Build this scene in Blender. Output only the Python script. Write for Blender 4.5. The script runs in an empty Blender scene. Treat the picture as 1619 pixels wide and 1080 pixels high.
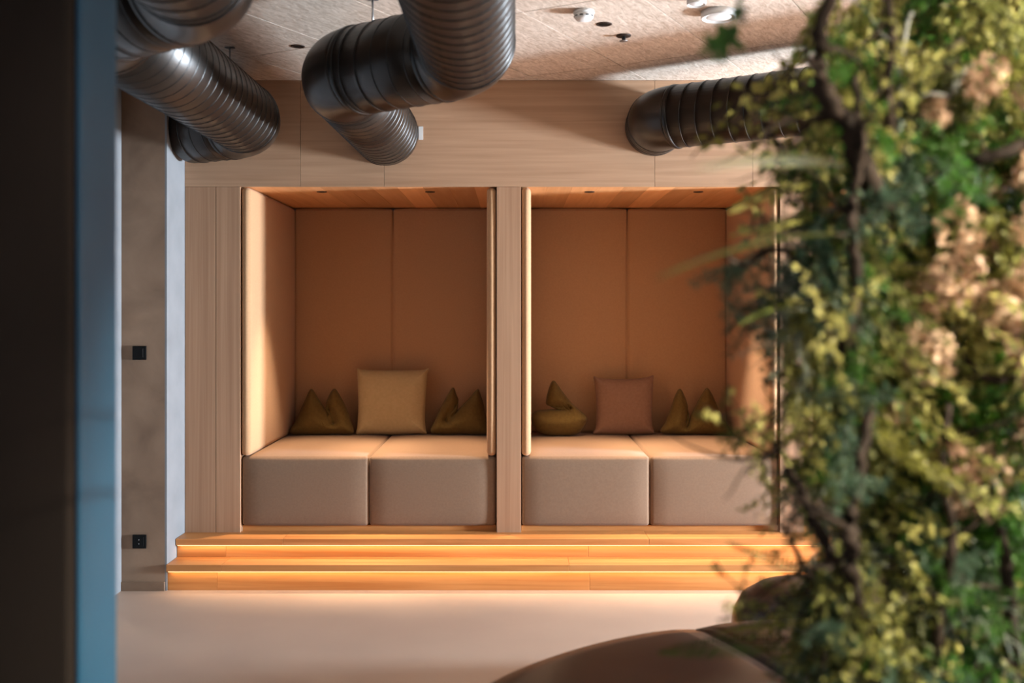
import bpy, bmesh, math, random
from mathutils import Vector, Matrix, noise
R = math.radians
random.seed(11)
scene = bpy.context.scene
col = scene.collection

# ------------------------------------------------------------------ camera
EYE = 1.6655
F = 1600.0                                   # focal length in pixels of the 1619 px frame
cam = bpy.data.cameras.new('camera'); cam_o = bpy.data.objects.new('camera', cam); col.objects.link(cam_o)
cam_o.location = (0, 0, EYE); cam_o.rotation_euler = (R(90), 0, 0)
cam.sensor_width = 36; cam.lens = 36 * F / 1619
cam.shift_x = -2.5 / 1619; cam.shift_y = -45 / 1619
cam.clip_start = 0.02
cam.dof.use_dof = True; cam.dof.focus_distance = 6.5; cam.dof.aperture_fstop = 1.5
scene.camera = cam_o

# ------------------------------------------------------------------ world, exposure
w = bpy.data.worlds.new('sky'); scene.world = w; w.use_nodes = True
w.node_tree.nodes['Background'].inputs[0].default_value = (0.55, 0.68, 0.9, 1)
w.node_tree.nodes['Background'].inputs[1].default_value = 0.6
vs = scene.view_settings
vs.view_transform = 'Standard'; vs.look = 'None'; vs.gamma = 1; vs.exposure = 0.0; vs.use_curve_mapping = False
scene.cycles.use_denoising = True

# ------------------------------------------------------------------ large lights: window daylight and added fills
def area(name, loc, target, sx, sy, power, color, spread=180):
    l = bpy.data.lights.new(name, 'AREA'); l.shape = 'RECTANGLE'; l.size = sx; l.size_y = sy
    l.energy = power; l.color = color; l.spread = R(spread)
    o = bpy.data.objects.new(name, l); col.objects.link(o); o.location = loc
    o.rotation_euler = (Vector(target) - Vector(loc)).to_track_quat('-Z', 'Y').to_euler()
    return o
WX = 6.9
area('window_and_fill_light', (WX, 4.95, 1.10), (-3, 4.95, 1.75), 0.8, 0.9, 1700, (0.76, 0.88, 1.0))
area('window_and_fill_light', (WX, -1.0, 1.35), (-1, 2.2, 1.5), 2.2, 1.5, 22, (1.0, 0.93, 0.84))  # weak fill at an added window, meant for the plants
area('window_and_fill_light', (1.0, -3.85, 1.5), (0.5, 4, 1.2), 4.0, 1.6, 7, (1.0, 0.92, 0.84))  # added fill behind the camera; the wall there has no window

# ------------------------------------------------------------------ helpers
def P(px, py, Y): return Vector(((px - 812) * Y / F, Y, EYE - (py - 495) * Y / F))
def s(r, g, b):
    f = lambda c: ((c / 255 + 0.055) / 1.055) ** 2.4 if c > 10 else c / 255 / 12.92
    return (f(r), f(g), f(b), 1)
def tag(o, label=None, cat=None, group=None, kind=None):
    if label: o['label'] = label
    if cat: o['category'] = cat
    if group: o['group'] = group
    if kind: o['kind'] = kind
    return o
def empty(name, loc=(0, 0, 0), rz=0, label=None, cat=None, group=None, kind=None):
    o = bpy.data.objects.new(name, None); col.objects.link(o); o.location = loc; o.rotation_euler = (0, 0, rz)
    o.empty_display_size = 0.05
    return tag(o, label, cat, group, kind)
def link(name, me, m=None, parent=None, loc=(0, 0, 0), rot=(0, 0, 0), sc=None):
    if m is not None and not me.materials: me.materials.append(m)
    o = bpy.data.objects.new(name, me); col.objects.link(o); o.location = loc; o.rotation_euler = rot
    if sc: o.scale = sc
    if parent: o.parent = parent
    return o
def mesh(name, v, f, smooth=False):
    me = bpy.data.meshes.new(name); me.from_pydata([tuple(p) for p in v], [], f)
    if smooth: me.polygons.foreach_set('use_smooth', [True] * len(me.polygons))
    me.update(); return me
def bm_mesh(name, bm, smooth=False):
    me = bpy.data.meshes.new(name); bm.to_mesh(me); bm.free()
    if smooth: me.polygons.foreach_set('use_smooth', [True] * len(me.polygons))
    return me
def box_mesh(name, size, bev=0.0, seg=2):
    bm = bmesh.new(); bmesh.ops.create_cube(bm, size=1)
    for v in bm.verts: v.co = Vector((v.co.x * size[0], v.co.y * size[1], v.co.z * size[2]))
    if bev > 0: bmesh.ops.bevel(bm, geom=bm.edges[:], offset=bev, segments=seg, profile=0.5, affect='EDGES')
    return bm_mesh(name, bm)
def box(name, lo, hi, m, parent=None, bev=0.0):
    lo, hi = Vector(lo), Vector(hi)
    return link(name, box_mesh(name, hi - lo, bev), m, parent, (lo + hi) / 2)
def softbox_mesh(name, size, r, bulge, n=8):
    """rounded box with slightly puffed faces (upholstery)"""
    h = [x / 2 for x in size]
    def samples(hh):
        rr = min(r, hh * 0.95)
        e = [-hh, -hh + rr * .25, -hh + rr * .55, -hh + rr]
        mid = [(-hh + rr) + (2 * hh - 2 * rr) * i / n for i in range(1, n)]
        return e + mid + [-x for x in reversed(e)]
    S = [samples(x) for x in h]
    V = []; Fc = []; idx = {}
    def vert(q):
        k = tuple(round(c, 6) for c in q)
        if k in idx: return idx[k]
        p = [0, 0, 0]; inn = [max(-(h[a] - r), min(h[a] - r, q[a])) for a in range(3)]
        d = Vector([q[a] - inn[a] for a in range(3)])
        L = d.length
        pv = Vector(inn) + (d / L * r if L > 1e-9 else d)
        nrm = d / L if L > 1e-9 else Vector((0, 0, 1))
        b = 1
        for a in range(3):
            t = abs(q[a]) / h[a]
            if abs(nrm[a]) < 0.9: b *= max(0, 1 - t ** 5)
        if max(abs(c) for c in nrm) > 0.9: pv += nrm * bulge * b
        idx[k] = len(V); V.append(pv); return idx[k]
    for a in range(3):
        b, c = (a + 1) % 3, (a + 2) % 3
        for sg in (-1, 1):
            for i in range(len(S[b]) - 1):
                for j in range(len(S[c]) - 1):
                    qs = []
                    for (ii, jj) in ((i, j), (i + 1, j), (i + 1, j + 1), (i, j + 1)):
                        q = [0, 0, 0]; q[a] = sg * h[a]; q[b] = S[b][ii]; q[c] = S[c][jj]; qs.append(vert(q))
                    Fc.append(qs if sg > 0 else qs[::-1])
    return mesh(name, V, Fc, True)
def softbox(name, lo, hi, m, parent=None, r=0.02, bulge=0.004):
    lo, hi = Vector(lo), Vector(hi)
    return link(name, softbox_mesh(name, hi - lo, r, bulge), m, parent, (lo + hi) / 2)
def lathe_mesh(name, prof, seg=32, smooth=True):
    V = []; Fc = []
    for (r, z) in prof:
        for k in range(seg):
            a = 2 * math.pi * k / seg; V.append((r * math.cos(a), r * math.sin(a), z))
    for i in range(len(prof) - 1):
        for k in range(seg):
            k2 = (k + 1) % seg
            Fc.append([i * seg + k, i * seg + k2, (i + 1) * seg + k2, (i + 1) * seg + k])
    Fc.append(list(range(seg))[::-1]); Fc.append([(len(prof) - 1) * seg + k for k in range(seg)])
    return mesh(name, V, Fc, smooth)
def tube_data(pts, radii, seg, cap=True):
    V = []; Fc = []; n = len(pts)
    ref = Vector((0, 0, 1))
    for i, p in enumerate(pts):
        t = (pts[min(i + 1, n - 1)] - pts[max(i - 1, 0)]).normalized()
        a = t.cross(ref)
        if a.length < 0.15: a = t.cross(Vector((1, 0, 0)))
        a.normalize(); b = a.cross(t).normalized()
        rr = radii[i] if isinstance(radii, (list, tuple)) else radii
        for k in range(seg):
            th = 2 * math.pi * k / seg
            V.append(p + a * (rr * math.cos(th)) + b * (rr * math.sin(th)))
    for i in range(n - 1):
        for k in range(seg):
            k2 = (k + 1) % seg
            Fc.append([i * seg + k, i * seg + k2, (i + 1) * seg + k2, (i + 1) * seg + k])
    if cap:
        Fc.append(list(range(seg))[::-1]); Fc.append([(n - 1) * seg + k for k in range(seg)])
    return V, Fc
def tube(name, pts, radii, seg, m, parent=None, cap=True):
    V, Fc = tube_data(pts, radii, seg, cap)
    return link(name, mesh(name, V, Fc, True), m, parent)

# ------------------------------------------------------------------ materials
def base_mat(name, rough=0.5, spec=0.5):
    m = bpy.data.materials.new(name); m.use_nodes = True
    nt = m.node_tree; b = nt.nodes['Principled BSDF']
    b.inputs['Roughness'].default_value = rough; b.inputs['Specular IOR Level'].default_value = spec
    return m, nt, b
def noisy(name, c1, c2, scale=(5, 5, 5), detail=4, rough=0.6, spec=0.3, bump=0.0, lo=0.3, hi=0.7, fine=None, rnd=0.0, dist=0.0, metallic=0.0, sheen=0.0):
    m, nt, b = base_mat(name, rough, spec)
    N, L = nt.nodes, nt.links
    tc = N.new('ShaderNodeTexCoord'); mp = N.new('ShaderNodeMapping'); mp.inputs['Scale'].default_value = scale
    oi = N.new('ShaderNodeObjectInfo'); add = N.new('ShaderNodeVectorMath'); add.operation = 'ADD'
    mul = N.new('ShaderNodeMath'); mul.operation = 'MULTIPLY'; mul.inputs[1].default_value = 37.0
    L.new(oi.outputs['Random'], mul.inputs[0]); L.new(tc.outputs['Object'], mp.inputs[0])
    L.new(mp.outputs[0], add.inputs[0]); L.new(mul.outputs[0], add.inputs[1])
    n = N.new('ShaderNodeTexNoise'); n.inputs['Scale'].default_value = 1; n.inputs['Detail'].default_value = detail
    n.inputs['Distortion'].default_value = dist
    L.new(add.outputs[0], n.inputs['Vector'])
    r = N.new('ShaderNodeValToRGB'); r.color_ramp.elements[0].position = lo; r.color_ramp.elements[1].position = hi
    r.color_ramp.elements[0].color = c1; r.color_ramp.elements[1].color = c2
    L.new(n.outputs['Fac'], r.inputs[0])
    outc = r.outputs[0]
    if rnd:
        hsv = N.new('ShaderNodeHueSaturation'); mr = N.new('ShaderNodeMapRange')
        mr.inputs['To Min'].default_value = 1 - rnd; mr.inputs['To Max'].default_value = 1 + rnd
        L.new(oi.outputs['Random'], mr.inputs['Value']); L.new(mr.outputs[0], hsv.inputs['Value']); L.new(outc, hsv.inputs['Color'])
        outc = hsv.outputs[0]
    L.new(outc, b.inputs['Base Color'])
    b.inputs['Metallic'].default_value = metallic
    if sheen: b.inputs['Sheen Weight'].default_value = sheen; b.inputs['Sheen Roughness'].default_value = 0.5
    if bump:
        bn = N.new('ShaderNodeBump'); bn.inputs['Strength'].default_value = bump; bn.inputs['Distance'].default_value = 0.004
        src = n.outputs['Fac']
        if fine:
            n2 = N.new('ShaderNodeTexNoise'); n2.inputs['Scale'].default_value = fine; n2.inputs['Detail'].default_value = 2
            L.new(tc.outputs['Object'], n2.inputs['Vector']); src = n2.outputs['Fac']
        L.new(src, bn.inputs['Height']); L.new(bn.outputs[0], b.inputs['Normal'])
    return m
def leaf_mat(name, c1, c2, trans=0.35, rough=0.5):
    m, nt, b = base_mat(name, rough, 0.35)
    N, L = nt.nodes, nt.links
    tc = N.new('ShaderNodeTexCoord'); n = N.new('ShaderNodeTexNoise'); n.inputs['Scale'].default_value = 9; n.inputs['Detail'].default_value = 3
    L.new(tc.outputs['Object'], n.inputs['Vector'])
    oi = N.new('ShaderNodeObjectInfo'); ad = N.new('ShaderNodeMath'); ad.operation = 'MULTIPLY_ADD'; ad.inputs[1].default_value = 0.5; ad.inputs[2].default_value = -0.25
    L.new(oi.outputs['Random'], ad.inputs[0]); sm = N.new('ShaderNodeMath'); sm.operation = 'ADD'
    L.new(n.outputs['Fac'], sm.inputs[0]); L.new(ad.outputs[0], sm.inputs[1])
    r = N.new('ShaderNodeValToRGB'); r.color_ramp.elements[0].position = 0.25; r.color_ramp.elements[1].position = 0.75
    r.color_ramp.elements[0].color = c1; r.color_ramp.elements[1].color = c2
    L.new(sm.outputs[0], r.inputs[0]); L.new(r.outputs[0], b.inputs['Base Color'])
    t = N.new('ShaderNodeBsdfTranslucent'); L.new(r.outputs[0], t.inputs['Color'])
    mx = N.new('ShaderNodeMixShader'); mx.inputs[0].default_value = trans
    L.new(b.outputs[0], mx.inputs[1]); L.new(t.outputs[0], mx.inputs[2])
    L.new(mx.outputs[0], N['Material Output'].inputs['Surface'])
    return m
def emit_mat(name, c, st):
    m, nt, b = base_mat(name); b.inputs['Base Color'].default_value = c
    b.inputs['Emission Color'].default_value = c; b.inputs['Emission Strength'].default_value = st
    return m

M = {}
oak1, oak2 = s(168, 131, 102), s(188, 152, 122)
M['oak_h'] = noisy('oak_horizontal_grain', oak1, oak2, (1.0, 8, 30), 5, 0.5, 0.3, 0.08, 0.28, 0.72, rnd=0.03, dist=0.6)
M['oak_v'] = noisy('oak_vertical_grain', s(160, 122, 94), s(180, 143, 113), (45, 8, .8), 5, 0.5, 0.3, 0.08, 0.28, 0.72, rnd=0.04, dist=0.6)
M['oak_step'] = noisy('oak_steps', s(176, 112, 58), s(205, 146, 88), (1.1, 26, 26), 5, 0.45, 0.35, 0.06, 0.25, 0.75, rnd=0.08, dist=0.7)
M['oak_ceiling'] = noisy('oak_booth_ceiling', s(206, 146, 94), s(224, 168, 116), (22, 1.2, 22), 5, 0.5, 0.3, 0.05, 0.25, 0.75, rnd=0.26, dist=0.6)
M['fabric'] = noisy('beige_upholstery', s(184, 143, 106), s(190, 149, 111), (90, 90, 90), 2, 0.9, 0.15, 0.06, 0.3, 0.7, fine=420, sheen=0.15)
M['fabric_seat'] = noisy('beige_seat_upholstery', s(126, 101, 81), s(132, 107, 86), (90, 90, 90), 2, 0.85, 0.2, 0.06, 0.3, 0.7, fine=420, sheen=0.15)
M['olive'] = noisy('olive_cushion_fabric', s(104, 84, 46), s(114, 94, 52), (50, 50, 50), 2, 0.95, 0.1, 0.1, fine=380, sheen=0.1)
M['khaki'] = noisy('khaki_cushion_fabric', s(196, 174, 130), s(204, 182, 138), (50, 50, 50), 2, 0.95, 0.1, 0.1, fine=380, sheen=0.1)
M['mauve'] = noisy('mauve_cushion_fabric', s(146, 112, 92), s(154, 120, 100), (50, 50, 50), 2, 0.95, 0.1, 0.1, fine=380, sheen=0.1)
M['floor'] = noisy('floor_screed', s(186, 163, 146), s(194, 171, 153), (2, 2, 2), 5, 0.55, 0.3, 0.02)
M['concrete'] = noisy('concrete_plaster', s(118, 96, 79), s(160, 134, 112), (2.6, 2.6, 2.6), 8, 0.8, 0.2, 0.1, 0.3, 0.7, dist=0.4)
M['white_grey'] = noisy('pale_grey_plaster', s(126, 128, 131), s(134, 136, 139), (6, 6, 6), 4, 0.8, 0.2, 0.05)
M['white'] = noisy('white_plaster', s(212, 212, 212), s(222, 222, 221), (6, 6, 6), 4, 0.8, 0.2, 0.05)
M['ceil'] = noisy('wood_wool_board', s(176, 158, 142), s(218, 203, 189), (14, 46, 46), 6, 0.9, 0.1, 0.5, 0.3, 0.7, rnd=0.03, dist=1.2)
M['joint'] = noisy('pale_joint', s(225, 210, 195), s(230, 215, 200), (4, 4, 4), 2, 0.9, 0.1)
M['duct'] = noisy('black_duct_steel', s(33, 26, 21), s(39, 31, 25), (3, 3, 3), 3, 0.33, 0.5, metallic=0.0)
M['duct_rib'] = noisy('black_duct_seam', s(10, 9, 8), s(14, 12, 11), (3, 3, 3), 2, 0.35, 0.5, metallic=0.0)
M['steel'] = noisy('galvanised_steel', s(150, 152, 155), s(170, 172, 175), (20, 20, 20), 2, 0.35, 0.5, metallic=0.9)
M['black'] = noisy('black_plastic', s(8, 8, 8), s(11, 10, 10), (9, 9, 9), 2, 0.5, 0.2)
M['whiteplastic'] = noisy('white_plastic', s(222, 222, 220), s(230, 230, 228), (9, 9, 9), 2, 0.4, 0.4)
M['darkhole'] = noisy('dark_lamp_recess', s(40, 28, 22), s(52, 38, 30), (9, 9, 9), 2, 0.5, 0.4)
M['darkwall'] = noisy('dark_brown_wall', s(38, 32, 28), s(44, 37, 33), (3, 3, 3), 4, 0.75, 0.2)
M['blue'] = noisy('slate_blue_paint', s(32, 82, 116), s(38, 90, 124), (3, 3, 3), 4, 0.5, 0.3)
M['leather'] = noisy('dark_brown_leather', s(26, 22, 21), s(33, 28, 26), (5, 5, 5), 5, 0.28, 0.6, 0.02)
M['leather_dark'] = noisy('black_brown_leather', s(30, 24, 24), s(38, 31, 30), (5, 5, 5), 5, 0.3, 0.5, 0.05)
M['soil'] = noisy('dark_soil', s(34, 26, 20), s(64, 52, 40), (30, 30, 30), 6, 0.95, 0.1, 0.8)
M['bark'] = noisy('dark_bark', s(28, 22, 18), s(64, 52, 44), (30, 30, 8), 6, 0.85, 0.2, 0.8)
M['bark_grey'] = noisy('grey_lichen_bark', s(92, 96, 92), s(150, 152, 146), (24, 24, 10), 6, 0.85, 0.2, 0.8)
M['core'] = noisy('moss_trunk', s(36, 40, 20), s(96, 92, 48), (14, 14, 14), 6, 0.95, 0.1, 1.0)
M['g_yellow'] = leaf_mat('yellow_green_leaf', s(136, 136, 62), s(206, 200, 122))
M['g_dark'] = leaf_mat('deep_green_leaf', s(26, 66, 22), s(74, 122, 42))
M['g_blue'] = leaf_mat('blue_green_leaf', s(58, 88, 70), s(112, 138, 112))
M['g_bright'] = leaf_mat('fresh_green_leaf', s(48, 104, 18), s(104, 156, 36))
M['g_fern'] = leaf_mat('fern_green', s(86, 116, 44), s(146, 160, 76))
M['g_fern_y'] = leaf_mat('fern_yellow_green', s(176, 174, 92), s(206, 200, 124))
M['g_dry'] = leaf_mat('dried_pink_beige_leaf', s(150, 116, 94), s(206, 176, 148), 0.25)
M['g_moss'] = leaf_mat('olive_moss', s(74, 80, 34), s(138, 140, 74), 0.2)
M['g_lichen'] = leaf_mat('grey_green_lichen', s(128, 142, 128), s(176, 186, 168), 0.2)
M['glass'] = noisy('window_glass', s(235, 240, 240), s(240, 245, 245), (2, 2, 2), 2, 0.02, 0.5)
M['glass'].node_tree.nodes['Principled BSDF'].inputs['Transmission Weight'].default_value = 1.0
WARM = (1.0, 0.70, 0.42)

# ------------------------------------------------------------------ room shell
CZ = EYE + 1.472                              # ceiling height
FY = 6.40                                     # face of the booth wall
PZ = EYE - 347 / 250                          # platform height
LX, RX, BY = -2.352, 7.0, -4.0                # side walls, wall behind the camera
CY = 6.07                                     # concrete pier face
PX0 = -2.08                                   # its right edge
NT = 2.4655                                   # underside of the fascia
tag(box('floor', (LX - .2, BY - .2, -0.1), (RX + .2, 8.1, 0), M['floor']), 'pale beige seamless floor in front of the wooden steps', None, None, 'structure')
tag(box('wall_left', (LX - .15, BY, 0), (LX, CY, CZ), M['white_grey']), 'white plaster side wall left of the concrete pier', None, None, 'structure')
tag(box('wall_left_pier', (LX, CY, 0), (PX0 - .012, 8.0, CZ), M['concrete']), 'brown-grey concrete pier beside the steps', None, None, 'structure')
tag(box('wall_left_return', (PX0 - .012, CY, 0), (PX0, 8.0, CZ), M['white_grey']), 'narrow white return face between concrete pier and oak panels', None, None, 'structure')
tag(box('baseboard_left', (LX, CY - .010, 0), (PX0 - .012, CY, .054), M['concrete']), 'low plaster baseboard under the concrete pier', None, None, 'structure')
tag(box('wall_behind', (LX - .15, BY - .15, 0), (RX + .15, BY, CZ), M['white']), 'white wall on the near side of the room', None, None, 'structure')
wr = empty('wall_right', (RX, 0, 0), 0, 'white window wall on the right', None, None, 'structure')
def wseg(y0, y1, z0, z1): box('wall_segment', (0, y0, z0), (.15, y1, z1), M['white'], wr)
for a_, b_ in ((BY, -2.1), (.1, 4.5), (5.4, 8.0)): wseg(a_, b_, 0, CZ)
for a_, b_, z0, z1 in ((-2.1, .1, .55, 2.15), (4.5, 5.4, .6, 1.6)):
    wseg(a_, b_, 0, z0); wseg(a_, b_, z1, CZ)
for n_, (a_, b_, z0, z1) in enumerate(((-2.1, .1, .55, 2.15), (4.5, 5.4, .6, 1.6))):  # nearer window is added for plant fill, farther one gives the side daylight
    wn = empty('window_%d' % (n_ + 1), (RX, (a_ + b_) / 2, (z0 + z1) / 2), 0, 'unseen tall window in the right wall letting daylight in', None, None, 'structure')
    hw, hh = (b_ - a_) / 2, (z1 - z0) / 2
    for lo, hi in (((.02, -hw, -hh), (.12, -hw + .05, hh)), ((.02, hw - .05, -hh), (.12, hw, hh)), ((.02, -hw + .05, -hh), (.12, hw - .05, -hh + .05)), ((.02, -hw + .05, hh - .05), (.12, hw - .05, hh))):
        box('window_frame', lo, hi, M['black'], wn)
    box('window_pane', (.06, -hw + .05, -hh + .05), (.08, hw - .05, hh - .05), M['glass'], wn)

# ceiling: a slab with wood-wool boards laid at an angle to the booths
ce = empty('ceiling', (0, 0, CZ), 0, 'pale wood-wool acoustic board ceiling with thin joints', None, None, 'structure')
box('ceiling_slab', (LX, BY, .016), (RX, 8.0, .12), M['joint'], ce)
def clip(poly, a, b, c):                      # keep a*x+b*y<=c
    out = []
    for i in range(len(poly)):
        p, q = poly[i], poly[(i + 1) % len(poly)]
        dp, dq = a * p[0] + b * p[1] - c, a * q[0] + b * q[1] - c
        if dp <= 0: out.append(p)
        if dp * dq < 0:
            t = dp / (dp - dq); out.append((p[0] + (q[0] - p[0]) * t, p[1] + (q[1] - p[1]) * t))
    return out
ang = R(61.0); ux, uy = math.cos(ang), math.sin(ang); vx, vy = uy, -ux
TW, TL, G = 0.60, 1.20, 0.0035
for i in range(-16, 17):
    for j in range(-12, 13):
        c0 = (.4225 + vx * TW * i + ux * TL * (j + .35), 5.634 + vy * TW * i + uy * TL * (j + .35))
        pl = [(c0[0] + ux * a_ + vx * b_, c0[1] + uy * a_ + vy * b_) for a_, b_ in ((G, G), (G, TW - G), (TL - G, TW - G), (TL - G, G))]
        for cc in ((0, 1, FY - .002), (0, -1, -BY), (-1, 0, -LX), (1, 0, RX)):
            pl = clip(pl, *cc)
            if len(pl) < 3: break
        if len(pl) < 3: continue
        cx = sum(p[0] for p in pl) / len(pl); cy = sum(p[1] for p in pl) / len(pl)
        n_ = len(pl)
        ca, sa = math.cos(-ang), math.sin(-ang)
        loc = [((p[0] - cx) * ca - (p[1] - cy) * sa, (p[0] - cx) * sa + (p[1] - cy) * ca) for p in pl]
        V = [(x, y, 0) for x, y in loc] + [(x, y, .016) for x, y in loc]
        Fc = [list(range(n_)), list(range(n_, 2 * n_))[::-1]] + [[k, k + n_, (k + 1) % n_ + n_, (k + 1) % n_] for k in range(n_)]
        me = mesh('ceiling_board', V, Fc)
        bm = bmesh.new(); bm.from_mesh(me); bmesh.ops.recalc_face_normals(bm, faces=bm.faces[:]); bm.to_mesh(me); bm.free()
        link('ceiling_board', me, M['ceil'], ce, (cx, cy, 0), (0, 0, ang))

# booth wall: oak fascia and posts
X = lambda px: (px - 812) / 250.0
tf = empty('trim_1', (0, FY, 0), 0, 'long pale oak fascia of veneered panels above the seating booths', None, None, 'structure')
fx = [PX0, X(475), X(607), X(1035), X(1190), 2.6, 3.9, 5.4, RX]
for a_, b_ in zip(fx[:-1], fx[1:]):
    box('fascia_panel', (a_ + .0012, 0, NT), (b_ - .0012, .028, CZ), M['oak_h'], tf, .0008)
posts = [(PX0, X(341)), (X(341), X(380)), (X(785), X(824)), (X(1233), X(1272)), (3.47, 3.63)]
box('backing', (PX0, .03, NT + .03), (RX, 1.6, CZ), M['white'], tf)
pl_ = ['double oak post panel at the left end of the booths', 'single oak post between the left and middle booth', 'oak post right of the middle booth behind foliage', 'oak end post and wall right of the last booth']
for q, (a_, b_, idx) in enumerate(((PX0, X(380), (0, 1)), (X(785), X(824), (2,)), (X(1233), X(1272), (3,)), (3.47, RX, (4,)))):
    tp = empty('trim_%d' % (q + 2), ((a_ + b_) / 2, FY, PZ), 0, pl_[q], None, None, 'structure')
    c_ = (a_ + b_) / 2
    for k in idx: box('post_panel', (posts[k][0] + .002 - c_, .001, 0), (posts[k][1] - .002 - c_, .028, NT - .0015 - PZ), M['oak_v'], tp, .0008)
    box('core_wall', (a_ - c_, .028, 0), (b_ - c_, 1.40, NT - PZ), M['oak_v'], tp)
tag(box('wall_back', (PX0, FY + 1.43, 0), (RX, FY + 1.6, NT + .03), M['white']), 'plain wall behind the upholstered booth backs', None, None, 'structure')

# foreground wall end on the left
fg = empty('wall_front', (0, 0, 0), 0, 'dark wall end in the left foreground with a slate-blue side', None, None, 'structure')
FX = -0.878
softbox('wall_core', (-2.35, 2.02, 0), (FX - .010, 2.235, CZ - .001), M['darkwall'], fg, 0.012, 0)
softbox('side_lining', (FX - .0095, 2.05, 0), (FX, 2.24, CZ - .001), M['blue'], fg, 0.004, 0)

# ------------------------------------------------------------------ steps
st = empty('steps', (0, 0, 0), 0, 'two long oak steps with warm light strips under their nosings', 'steps')
SX0, SX1 = PX0 + .002, 5.2
UN, LN, OV = 6.22, 6.05, 0.028               # nosing fronts, overhang
LZ, TH = 0.159, 0.040
def boards(name, joints, y0, y1, z0, z1, bev=.0015):
    xs = [SX0] + joints + [SX1]
    for a_, b_ in zip(xs[:-1], xs[1:]): box(name, (a_ + .0005, y0, z0), (b_ - .0005, y1, z1), M['oak_step'], st, bev)
xu = lambda px, Y: (px - 812) * Y / F
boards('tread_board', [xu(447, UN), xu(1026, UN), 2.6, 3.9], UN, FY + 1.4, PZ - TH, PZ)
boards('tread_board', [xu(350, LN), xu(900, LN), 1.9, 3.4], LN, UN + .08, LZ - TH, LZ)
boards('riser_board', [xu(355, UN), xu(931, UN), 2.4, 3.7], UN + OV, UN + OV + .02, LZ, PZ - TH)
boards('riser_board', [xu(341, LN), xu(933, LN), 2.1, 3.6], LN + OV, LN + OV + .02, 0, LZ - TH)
led = emit_mat('warm_light_strip', (1.0, 0.62, 0.30, 1), 2.5)
for nm, Y, z in (('light_strip', UN, PZ - TH), ('light_strip', LN, LZ - TH)):
    box(nm, (SX0 + .01, Y + .006, z - .004), (SX1 - .01, Y + .014, z - .0005), led, st)
    area('step_strip_light', ((SX0 + SX1) / 2, Y + .012, z - .006), ((SX0 + SX1) / 2, Y + .020, z - .10), SX1 - SX0 - .04, .012, 4.2, (1.0, .66, .34))

# ------------------------------------------------------------------ booths
SF, BK = 6.42, 7.70                           # seat front, back panel face
SZ = 0.755
spotm = emit_mat('downlight_lens', (1, .62, .34, 1), 3.0)
def downlight(loc, r, label, group, power=0, size=60, tint=None, ring=None):
    t = empty('downlight', loc, 0, label, 'downlight', group)
    ring_me = lathe_mesh('trim_ring', [(r * .72, -.001), (r * .78, -.004), (r, -.003), (r * 1.02, 0)], 24)
    link('trim_ring', ring_me, ring or M['darkhole'], t)
    link('reflector', lathe_mesh('reflector', [(r * .72, -.0015), (r * .45, -.0018), (r * .2, -.0018)], 24), M['black'], t)
    if power:
        l = bpy.data.lights.new('downlight_beam', 'SPOT'); l.energy = power; l.color = WARM; l.spot_size = R(size); l.spot_blend = 0.9; l.shadow_soft_size = 0.02
        l.color = tint or WARM; o = bpy.data.objects.new('downlight_beam', l); col.objects.link(o); o.location = Vector(loc) + Vector((0, 0, -.012)); o.rotation_euler = (0, 0, 0)
    return t
names = ['left booth', 'middle booth', 'right booth half hidden by plants']
niches = [(X(380), X(785)), (X(824), X(1233)), (X(1272), 3.47)]
for n_, (a_, b_) in enumerate(niches):
    lab = ['upholstered beige booth beside the double oak post on the left', 'upholstered beige booth between the single oak post and the plants', 'upholstered beige booth mostly hidden behind the plants'][n_]
    bo = empty('seating_booth', ((a_ + b_) / 2, FY, PZ), 0, lab, 'booth', 'seating booths in the oak wall')
    L_ = lambda v: (v[0] - (a_ + b_) / 2, v[1] - FY, v[2] - PZ)
    T = .062
    c_ = (a_ + b_) / 2
    for x0, x1 in ((a_ + .002, a_ + T), (b_ - T, b_ - .002)):
        softbox('side_panel', L_((x0, SF - .012, SZ + .004)), L_((x1, BK + .05, NT - .004)), M['fabric'], bo, .028, .004)
    for x0, x1 in ((a_ + T, c_ - .003), (c_ + .003, b_ - T)):
        softbox('back_panel', L_((x0, BK, SZ + .004)), L_((x1, BK + .06, NT - .006)), M['fabric'], bo, .020, .006)
    k = 0; x = a_
    while x < b_ - .001:
        x2 = min(x + .164, b_)
        box('ceiling_board', L_((x + .0006, FY + .03, NT + .003)), L_((x2 - .0006, BK + .12, NT + .028)), M['oak_ceiling'], bo)
        x = x2
    box('plinth', (a_ + .002, SF + .03, PZ), (b_ - .002, SF + .06, PZ + .037), M['oak_step'], st)
    for q, (x0, x1) in enumerate(((a_ + .004, c_ - .0015), (c_ + .0015, b_ - .004))):
        side = ['left', 'right'][q]
        sl = 'block-shaped beige seat, %s half of the bench in the %s' % (side, ['left booth', 'middle booth', 'booth behind the plants'][n_])
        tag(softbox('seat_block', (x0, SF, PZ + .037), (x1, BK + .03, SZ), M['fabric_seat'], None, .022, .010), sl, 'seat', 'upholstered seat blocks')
    for q, xx in enumerate(((-1.27, -.553), (.5025, 1.223), (2.3, 3.02))[n_]):
        downlight((xx, 6.70, NT + .003), .033, 'small dark downlight in the oak ceiling, %s one in the %s' % (['left', 'right'][q], ['left booth', 'middle booth', 'booth behind the plants'][n_]), 'booth downlights', 290, 54, (1.0, .70, .44))

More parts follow.
